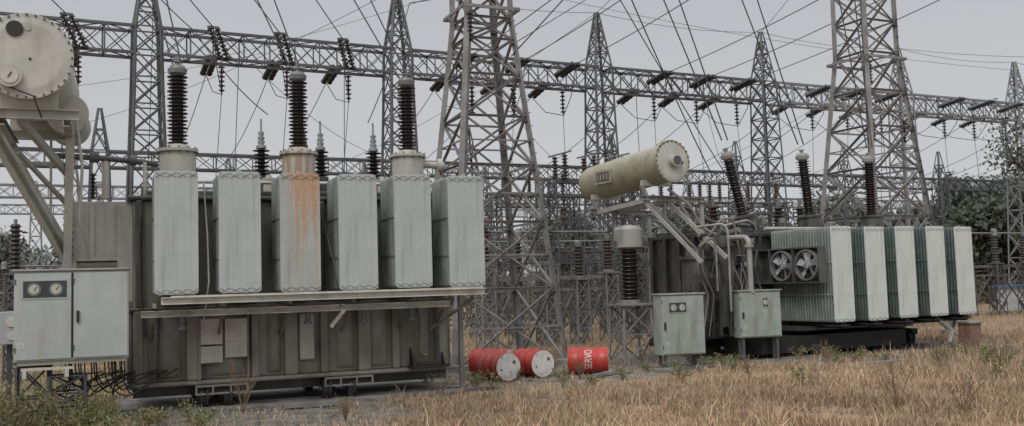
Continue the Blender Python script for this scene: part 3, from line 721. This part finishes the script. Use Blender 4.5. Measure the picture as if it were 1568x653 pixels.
m2.bend([(-3.2,3.0,4.2),(-2.3,2.8,3.9),(-1.6,2.6,3.5),(-.2,2.6,3.4)],.05,'tankdk',8)
m2.bend([(-2.9,1.6,3.3),(-2.5,1.1,3.35),(-2.45,1.0,3.2),(-2.45,1.0,1.2)],.028,'strut',8)
m2.bend([(-2.6,1.6,3.0),(-2.3,1.4,3.5),(-1.9,1.4,3.5),(-1.75,1.4,2.6)],.03,'tank',8)
m2.bend([(-3.2,1.2,2.8),(-3.0,1.0,3.0),(-2.85,1.0,2.9),(-2.85,1.0,1.7)],.028,'tank',8)
m2.bend([(-1.6,2.2,3.35),(-1.0,1.9,3.5),(-.6,2.1,3.4),(-.3,2.4,3.3)],.04,'tank',8)
for i in range(38):
    a=random.uniform(-3.2,-1.2); b=random.uniform(1.3,2.3); z=random.uniform(1.1,3.2); s=random.uniform(.04,.11)
    k=random.choice(['tankdk','tankdk','tank','strut','galvd','black'])
    if i%2: m2.cyl((a,b,z),(a+random.uniform(-.1,.1),b-.3,z+random.uniform(-.1,.2)),s*.8,k,12)
    else: m2.box(a,a+s*1.6,b-s,b+s,z,z+s*2,k)
for i in range(18):
    a=random.uniform(-3.1,-1.2); b=random.uniform(1.0,1.7); z=random.uniform(2.2,3.3)
    m2.bend([(a,b,z),(a+random.uniform(-.3,.3),b-.1,z-.5),(a+random.uniform(-.3,.3),b-.15,z-1.1),(a+random.uniform(-.2,.2),b,.6)],random.uniform(.012,.026),random.choice(['black','tankdk','galv']),6)
for i in range(20):
    a=random.uniform(-2,5.3); b=random.uniform(2.5,3.0); s=random.uniform(.04,.11); m2.cyl((a,b,3.25),(a,b,3.3+random.uniform(.1,.35)),s,random.choice(['tankdk','tank','galvd']),10)
m2.build('pipework',T2)
cabinet((3.35,22.6,.28),15,1.08,1.38,.45,'cab2',(.2,.62,.98,1.2),doors=1,legs=1)
cabinet((5.45,23.9,.55),13,1.1,1.12,.35,'cab2',(.62,.74,.75,.95),doors=1,legs=1)

# ------------------------------------------------------------------ current transformer and post insulators
def post(name,loc,yaw,hs,s,hi,r,k='ins2',steel='galv',ns=11,headr=.28,headh=.5):
    e=empty(name,loc,yaw)
    n=max(2,int(hs/(s*1.1))); mb,_=tower_mesh([(0,s*1.15),(hs,s)],[i*hs/n for i in range(n+1)],.06,.035,steel,angle=False)
    mb.box(-s*.6,s*.6,-s*.6,s*.6,hs,hs+.05,steel); mb.build('lattice_pedestal',e)
    m2=MB(); m2.cyl((0,0,hs+.05),(0,0,hs+.15),r*.9,steel,12); m2.sheds((0,0,hs+.15),(0,0,hs+.15+hi),r*.6,r,ns,k,14)
    z=hs+.15+hi
    if headh>.2: m2.hard((0,0,z),(0,0,z+9),[(0,r*.8),(.05,headr),(headh*.8,headr),(headh*.92,headr*.85),(headh,.08)],'galv' if headr<.3 else 'strut',18); m2.box(-headr*1.3,headr*1.3,-.05,.05,z+.12,z+.22,'galvd')
    else: m2.cyl((0,0,z),(0,0,z+headh),headr*.7,'alu',12)
    m2.build('insulator',e); return e
post('current_transformer',(2.9,24.6,0),20,1.4,.75,1.25,.30,k='ins',headr=.36,headh=.62,ns=13)
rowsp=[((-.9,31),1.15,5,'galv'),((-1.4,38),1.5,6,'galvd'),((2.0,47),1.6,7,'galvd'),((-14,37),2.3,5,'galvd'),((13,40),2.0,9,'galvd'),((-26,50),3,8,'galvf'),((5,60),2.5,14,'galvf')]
for (x0,y0),st,cnt,sk in rowsp:
    for i in range(cnt):
        q=V((x0,y0,0))+Dn*st*i
        hs=random.choice([2.1,2.3,2.3,2.6]); post('post_insulator',q,Y27,hs,.45,random.choice([.9,1.0,1.15]),.2,steel=sk,headr=.12+.08*random.random(),headh=random.choice([.12,.3,.35]),ns=9)
    a=V((x0,y0,3.7)); 
    mb=MB(); L_=st*(cnt-1)
    mb.cyl(a,a+Dn*L_,.04,'alu',8); mb.strut(a-V((0,0,1.5)),a-V((0,0,1.5))+Dn*L_,.12,sk); mb.strut(a-V((0,0,1.9)),a-V((0,0,1.9))+Dn*L_,.09,sk)
    for i in range(cnt-1):
        mb.strut(a-V((0,0,1.5))+Dn*st*i,a-V((0,0,3.6))+Dn*st*(i+1),.05,sk); mb.strut(a-V((0,0,3.6))+Dn*st*i,a-V((0,0,1.5))+Dn*st*(i+1),.05,sk)
    mb.build('busbar_support')
for (x,y,wd,h) in ((1.2,34,3.6,5.6),(4.5,40,4.5,5.2),(-.8,43,4,6),(8.5,44,5,5.5),(-12,42,6,5.5)):
    e=empty('isolator_structure',(x,y,0),Y27)
    for dx in (0,wd):
        m2,_=tower_mesh([(0,.7),(h,.5)],[i*h/8 for i in range(9)],.08,.04,'galvd',angle=False); o=m2.build('leg_frame',e); o.location=(dx,0,0)
    m2=MB(); truss(m2,(.3,0,h-.3),(wd-.3,0,h-.3),.5,.5,6,.07,.04,'galvd')
    truss(m2,(.3,0,h*.52),(wd-.3,0,h*.52),.5,.4,6,.06,.035,'galvd')
    for i in range(3):
        xx=wd*(i+.5)/3
        for dy in (-.35,.35): m2.sheds((xx,dy,h),(xx,dy,h+.9),.06,.13,8,'ins2',10)
        m2.cyl((xx,-.8,h+.95),(xx,.8,h+.95),.03,'alu',8)
        string(m2,(xx,-.2,h-.6),(xx,-.2,h-1.4),.12,'ins2')
    m2.build('crossbeam_and_insulators',e)
post('post_insulator',(-12.2,24,0),10,2.6,.35,1.1,.16,steel='galvd',k='ins',headh=.12,headr=.06,ns=10)

# ------------------------------------------------------------------ oil drums
def drum(loc,yaw,txt=False):
    e=empty('oil_drum',loc,yaw); mb=MB(); Lg=.88; rr=.29
    mb.lathe((-Lg/2,0,rr),(Lg/2,0,rr),[(.0,rr*.97),(.0,rr+.008),(.02,rr+.008),(.03,rr),(.27,rr),(.285,rr+.012),(.30,rr),(.57,rr),(.585,rr+.012),(.60,rr),(.85,rr),(.86,rr+.008),(.88,rr+.008),(.88,rr*.97)],'red',36)
    for sx in(-1,1):
        x0=sx*(Lg/2-.012); x1=sx*(Lg/2+.002)
        mb.cyl((x0,0,rr),(x1,0,rr),rr*.985,'drumw',32)
        mb.cyl((x1,.14,rr+.1),(x1+sx*.012,.14,rr+.1),.035,'galvd',10); mb.cyl((x1,-.17,rr-.05),(x1+sx*.012,-.17,rr-.05),.02,'galvd',8)
    mb.build('drum_shell',e)
    if txt:
        cu=bpy.data.curves.new('t','FONT'); cu.body='SERVO'; cu.size=.155; cu.align_x='CENTER'; cu.align_y='CENTER'; cu.extrude=0
        to=bpy.data.objects.new('t',cu); COL.objects.link(to); bpy.context.view_layer.update()
        me=bpy.data.meshes.new_from_object(to.evaluated_get(bpy.context.evaluated_depsgraph_get()))
        bpy.data.objects.remove(to)
        for v in me.vertices:
            x,y=v.co.x,v.co.y
            an=x/(rr+.006)+math.radians(12)
            v.co=V((-y*1.5+.02,-(rr+.006)*math.cos(an),rr+(rr+.006)*math.sin(an)))
        me.materials.clear(); me.materials.append(M['drumw']); o=bpy.data.objects.new('lettering',me); COL.objects.link(o); o.parent=e
    return e
drum((-.39,21.06,0),-60); drum((.35,21.66,0),-60); drum((1.58,21.75,0),-6,True)
drum((-.55,22.15,0),-25)

# ------------------------------------------------------------------ far hut, pillar, stones
e=empty('utility_hut',(24.6,47,0),20); mb=MB(); mb.box(0,2.6,0,2,0,1.15,'hut'); mb.build('walls',e); mb=MB(); mb.box(-.1,2.7,-.1,2.1,1.152,1.27,'blue'); mb.build('roof',e); mb=MB(); mb.box(.3,.9,-.02,-.002,.05,.95,'blue'); mb.build('door',e)
mb=MB(); mb.box(-.2,.2,-.2,.2,-.05,.62,'brick'); mb.box(-.24,.24,-.24,.24,.622,.68,'conc'); o=mb.build('brick_pillar',None,bevel=.01); o.location=(12.1,26.3,0); o.rotation_euler=(0,0,.4)
mb=MB()
for i in range(160):
    x,y=(random.uniform(-7,16),random.uniform(15,30)) if i%2 else (random.gauss(-3.5,1.6),random.gauss(15.8,1.0))
    s=random.uniform(.02,.06); h=random.uniform(.02,.05); a=random.uniform(0,3)
    c,sn=math.cos(a)*s,math.sin(a)*s
    mb.add([(x+c,y+sn,-.05),(x-sn,y+c,-.05),(x-c,y-sn,-.05),(x+sn,y-c,-.05),(x+c*.7,y+sn*.7,h),(x-sn*.7,y+c*.7,h*.8),(x-c*.6,y-sn*.6,h),(x+sn*.8,y-c*.8,h*1.2)],
           [(4,5,6,7),(0,1,5,4),(1,2,6,5),(2,3,7,6),(3,0,4,7)],'conc')
mb.build('stones')
mb=MB()
for (x,y,l,a) in ((3.0,21.6,1.6,.2),(1.6,20.7,.8,.9),(-1.5,18.6,1.2,.1),(7.5,21.6,1.2,.3),(14.2,27.5,1.6,.4),(-4.0,16.9,1.0,.35)):
    mb.strut((x,y,.05),(x+l*math.cos(a),y+l*math.sin(a),.07),.12,'conc',t=.06)
mb.build('scrap_beams')

# ------------------------------------------------------------------ trees
def leaves(centers,spread,n,size,flat=1.0):
    c=np.array(centers); idx=rng.integers(0,len(c),n); ctr=c[idx]+rng.normal(0,1,(n,3))*np.array([spread,spread,spread*.8*flat])
    u=rng.normal(0,1,(n,3)); u/=np.linalg.norm(u,axis=1,keepdims=True); q=rng.normal(0,1,(n,3)); v=np.cross(u,q); v/=np.linalg.norm(v,axis=1,keepdims=True)
    s=size*rng.uniform(.5,1.3,(n,1)); vs=np.stack([ctr-u*s,ctr+v*s*.45,ctr+u*s,ctr-v*s*.45],1).reshape(-1,3)
    return vs,np.arange(4*n).reshape(n,4)
def tree(name,loc,h,cr,nleaf,size,mat,seed):
    random.seed(seed); e=empty(name,loc); mb=MB(); tips=[]
    def br(p,d,l,r,lev):
        q=p+d*l; mid=p.lerp(q,.5)+V((random.uniform(-1,1),random.uniform(-1,1),0))*l*.06
        mb.cyl(p,mid,r,'bark',7,r1=r*.85); mb.cyl(mid,q,r*.85,'bark',7,r1=r*.65)
        if lev>=2: tips.append(tuple(mid)); tips.append(tuple(q))
        if lev<4:
            for i in range(3 if lev else 5):
                nd=(d*.6+V((random.uniform(-1,1),random.uniform(-1,1),random.uniform(-.1,.8)))*.8).normalized()
                br(q if i else mid,nd,l*random.uniform(.55,.8),r*.55,lev+1)
    br(V((0,0,0)),V((random.uniform(-.05,.05),0,1)),h*.36,h*.022,0)
    mb.build('trunk_and_limbs',e)
    vs,fs=leaves(tips,cr*.09,nleaf,size); arrays_mesh('crown',vs,fs,mat,parent=e); return e
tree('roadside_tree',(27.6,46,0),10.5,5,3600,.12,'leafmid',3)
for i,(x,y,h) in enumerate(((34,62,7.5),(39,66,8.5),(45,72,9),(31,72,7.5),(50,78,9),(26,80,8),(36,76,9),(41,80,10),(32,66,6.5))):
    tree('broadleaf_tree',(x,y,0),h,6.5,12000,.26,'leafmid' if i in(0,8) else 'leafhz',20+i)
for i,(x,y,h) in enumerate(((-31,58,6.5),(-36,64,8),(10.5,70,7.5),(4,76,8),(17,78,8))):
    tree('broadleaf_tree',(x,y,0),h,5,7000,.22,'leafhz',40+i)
cen=[]
random.seed(5)
for i in range(210):
    x=random.uniform(-110,150); y=random.uniform(98,135)+abs(x)*.05; h=random.uniform(3.5,9)*(1.35 if x>35 else 1)
    for j in range(9): cen.append((x+random.gauss(0,2.0),y+random.gauss(0,2),max(.4,h*random.uniform(.15,1))))
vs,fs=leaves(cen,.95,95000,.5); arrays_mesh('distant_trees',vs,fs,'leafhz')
cen=[]
for i in range(380):
    x=random.uniform(-45,60); y=random.uniform(48,80)+max(0,x)*.3; h=random.uniform(.6,2.6)
    for j in range(4): cen.append((x+random.gauss(0,.7),y+random.gauss(0,.7),h*random.uniform(.1,1)))
vs,fs=leaves(cen,.4,70000,.16); arrays_mesh('scrub_bushes',vs,fs,'scrub')

# ------------------------------------------------------------------ grass
def grass(name,n,Y0,Y1,hmin,hmax,wd,seed):
    g=np.random.default_rng(seed)
    t=g.random(n); Y=1/(1/Y0+(1/Y1-1/Y0)*t); X=g.uniform(-.72,.78,n)*Y
    cl=np.array([noise.noise(V((x*.55,y*.55,3))) for x,y in zip(X,Y)]); c2=np.array([noise.noise(V((x*2.2,y*2.2,9))) for x,y in zip(X,Y)])
    c,s=math.cos(math.radians(22.5)),math.sin(math.radians(22.5)); a=(X+5.86)*c+(Y-16)*s; b=-(X+5.86)*s+(Y-16)*c
    in1=(a>-.5)&(a<6.0)&(b>.55)&(b<3.6)
    bare=((X+3.9)/2.1)**2+((Y-15.8)/2.4)**2<1+1.2*cl+.8*c2
    bare2=((X-.3)/3.2)**2+((Y-21.5)/3.0)**2<.9+cl
    c,s=math.cos(math.radians(29)),math.sin(math.radians(29)); a=(X-7.9)*c+(Y-24.3)*s; b=-(X-7.9)*s+(Y-24.3)*c
    in2=(a>-4.5)&(a<5.9)&(b>-.2)&(b<5)
    keep=~in1&~in2&~(bare&(g.random(n)<.84))&~(bare2&(g.random(n)<.8))&((cl*.8+c2*.9+g.random(n))>.16)
    X=X[keep];Y=Y[keep];cl=cl[keep];c2=c2[keep];bare=bare[keep];n=len(X)
    h=(hmin+(hmax-hmin)*np.clip(.45+cl*.8+c2*.7,0,1)*g.uniform(.5,1.3,n))
    h*=np.where(bare,.45,1); h*=np.where((X>-1.5)&(X<4)&(Y>18)&(Y<23),.6,1)
    an=g.uniform(0,2*math.pi,n); lean=g.uniform(.2,1.1,n)*h; an2=g.uniform(0,2*math.pi,n)
    w_=wd*g.uniform(.6,1.4,n)*(1+Y/40)
    bx=np.cos(an)*w_; by=np.sin(an)*w_; lx=np.cos(an2)*lean; ly=np.sin(an2)*lean
    z=np.full(n,-.03)
    v=np.empty((n,5,3))
    v[:,0]=np.stack([X-bx,Y-by,z],1); v[:,1]=np.stack([X+bx,Y+by,z],1)
    v[:,2]=np.stack([X-bx*.8+lx*.35,Y-by*.8+ly*.35,h*.6],1); v[:,3]=np.stack([X+bx*.8+lx*.35,Y+by*.8+ly*.35,h*.6],1)
    v[:,4]=np.stack([X+lx,Y+ly,h],1)
    base=np.arange(n)[:,None]*5
    f=np.stack([base+np.array([0,1,3]),base+np.array([0,3,2]),base+np.array([2,3,4])],1).reshape(-1,3)
    pal=np.array([(.46,.325,.215),(.37,.25,.16),(.55,.41,.285),(.28,.185,.12),(.43,.33,.22),(.17,.185,.08),(.27,.25,.13)])
    green=np.clip((-X-2.5)/5,0,.75)*.8+.05+np.clip(cl,0,1)*.22
    gi=g.random(n)<green
    big=np.array([noise.noise(V((x*.22,y*.22,30))) for x,y in zip(X,Y)])
    idx=np.where(gi,g.integers(5,7,n),g.integers(0,5,n)); col=pal[idx]*g.uniform(.75,1.2,(n,1))*(1+.25*np.clip(c2,-1,1)+.35*big)[:,None]
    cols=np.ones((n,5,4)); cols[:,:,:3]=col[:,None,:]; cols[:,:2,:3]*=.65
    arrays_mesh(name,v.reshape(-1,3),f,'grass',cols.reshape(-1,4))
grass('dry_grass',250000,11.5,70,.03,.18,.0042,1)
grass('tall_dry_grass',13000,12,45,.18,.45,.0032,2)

random.seed(11)
st=MB(); cen=[]
spots=[(random.uniform(-9.8,-6.5),random.uniform(13.4,15.6)) for _ in range(56)]+[(random.uniform(-7,-4.5),random.uniform(14.2,15.6)) for _ in range(16)]+[(random.uniform(4,13),random.uniform(18,24)) for _ in range(26)]+[(random.uniform(-2,4),random.uniform(18.5,22)) for _ in range(14)]
for (x,y) in spots:
    H=random.uniform(.25,.9) if x<-6.8 else random.uniform(.15,.38)
    for k in range(6):
        dx,dy=random.uniform(-.25,.25),random.uniform(-.25,.25)
        st.tube([(x,y,-.02),(x+dx*.5,y+dy*.5,H*.55),(x+dx,y+dy,H)],.005,'twig',4)
        for j in range(4): t=random.uniform(.25,1); cen.append((x+dx*t,y+dy*t,H*t))
st.build('weed_stalks')
vs,fs=leaves(cen,.045,18000,.028); arrays_mesh('weeds',vs,fs,'weed')
for i,(x,y,H) in enumerate(((5.6,14.6,.8),(6.3,14.0,.6),(8.8,20.5,.7),(10.5,21.5,.6),(4.6,19.6,.5),(-7.2,14.6,.8),(6.9,22.0,.6),(-2.6,15.0,.4),(12,22,.6),(-4.6,16.6,.9),(1.3,20.6,.4),(-1.4,17.9,.5))):
    sh=MB()
    for k in range(16):
        an=random.uniform(0,6.28); sp_=random.uniform(.1,.5)*H; q=V((math.cos(an)*sp_,math.sin(an)*sp_,H*random.uniform(.5,1)))
        sh.tube([(0,0,-.02),q*.5+V((0,0,.06)),q],.004,'twig',4)
        for j in range(3):
            t=random.uniform(.4,.95); s0=q*t; sh.tube([s0,s0+V((random.uniform(-.12,.12),random.uniform(-.12,.12),random.uniform(.04,.16)))],.003,'twig',3)
    o=sh.build('dry_shrub'); o.location=(x,y,0)
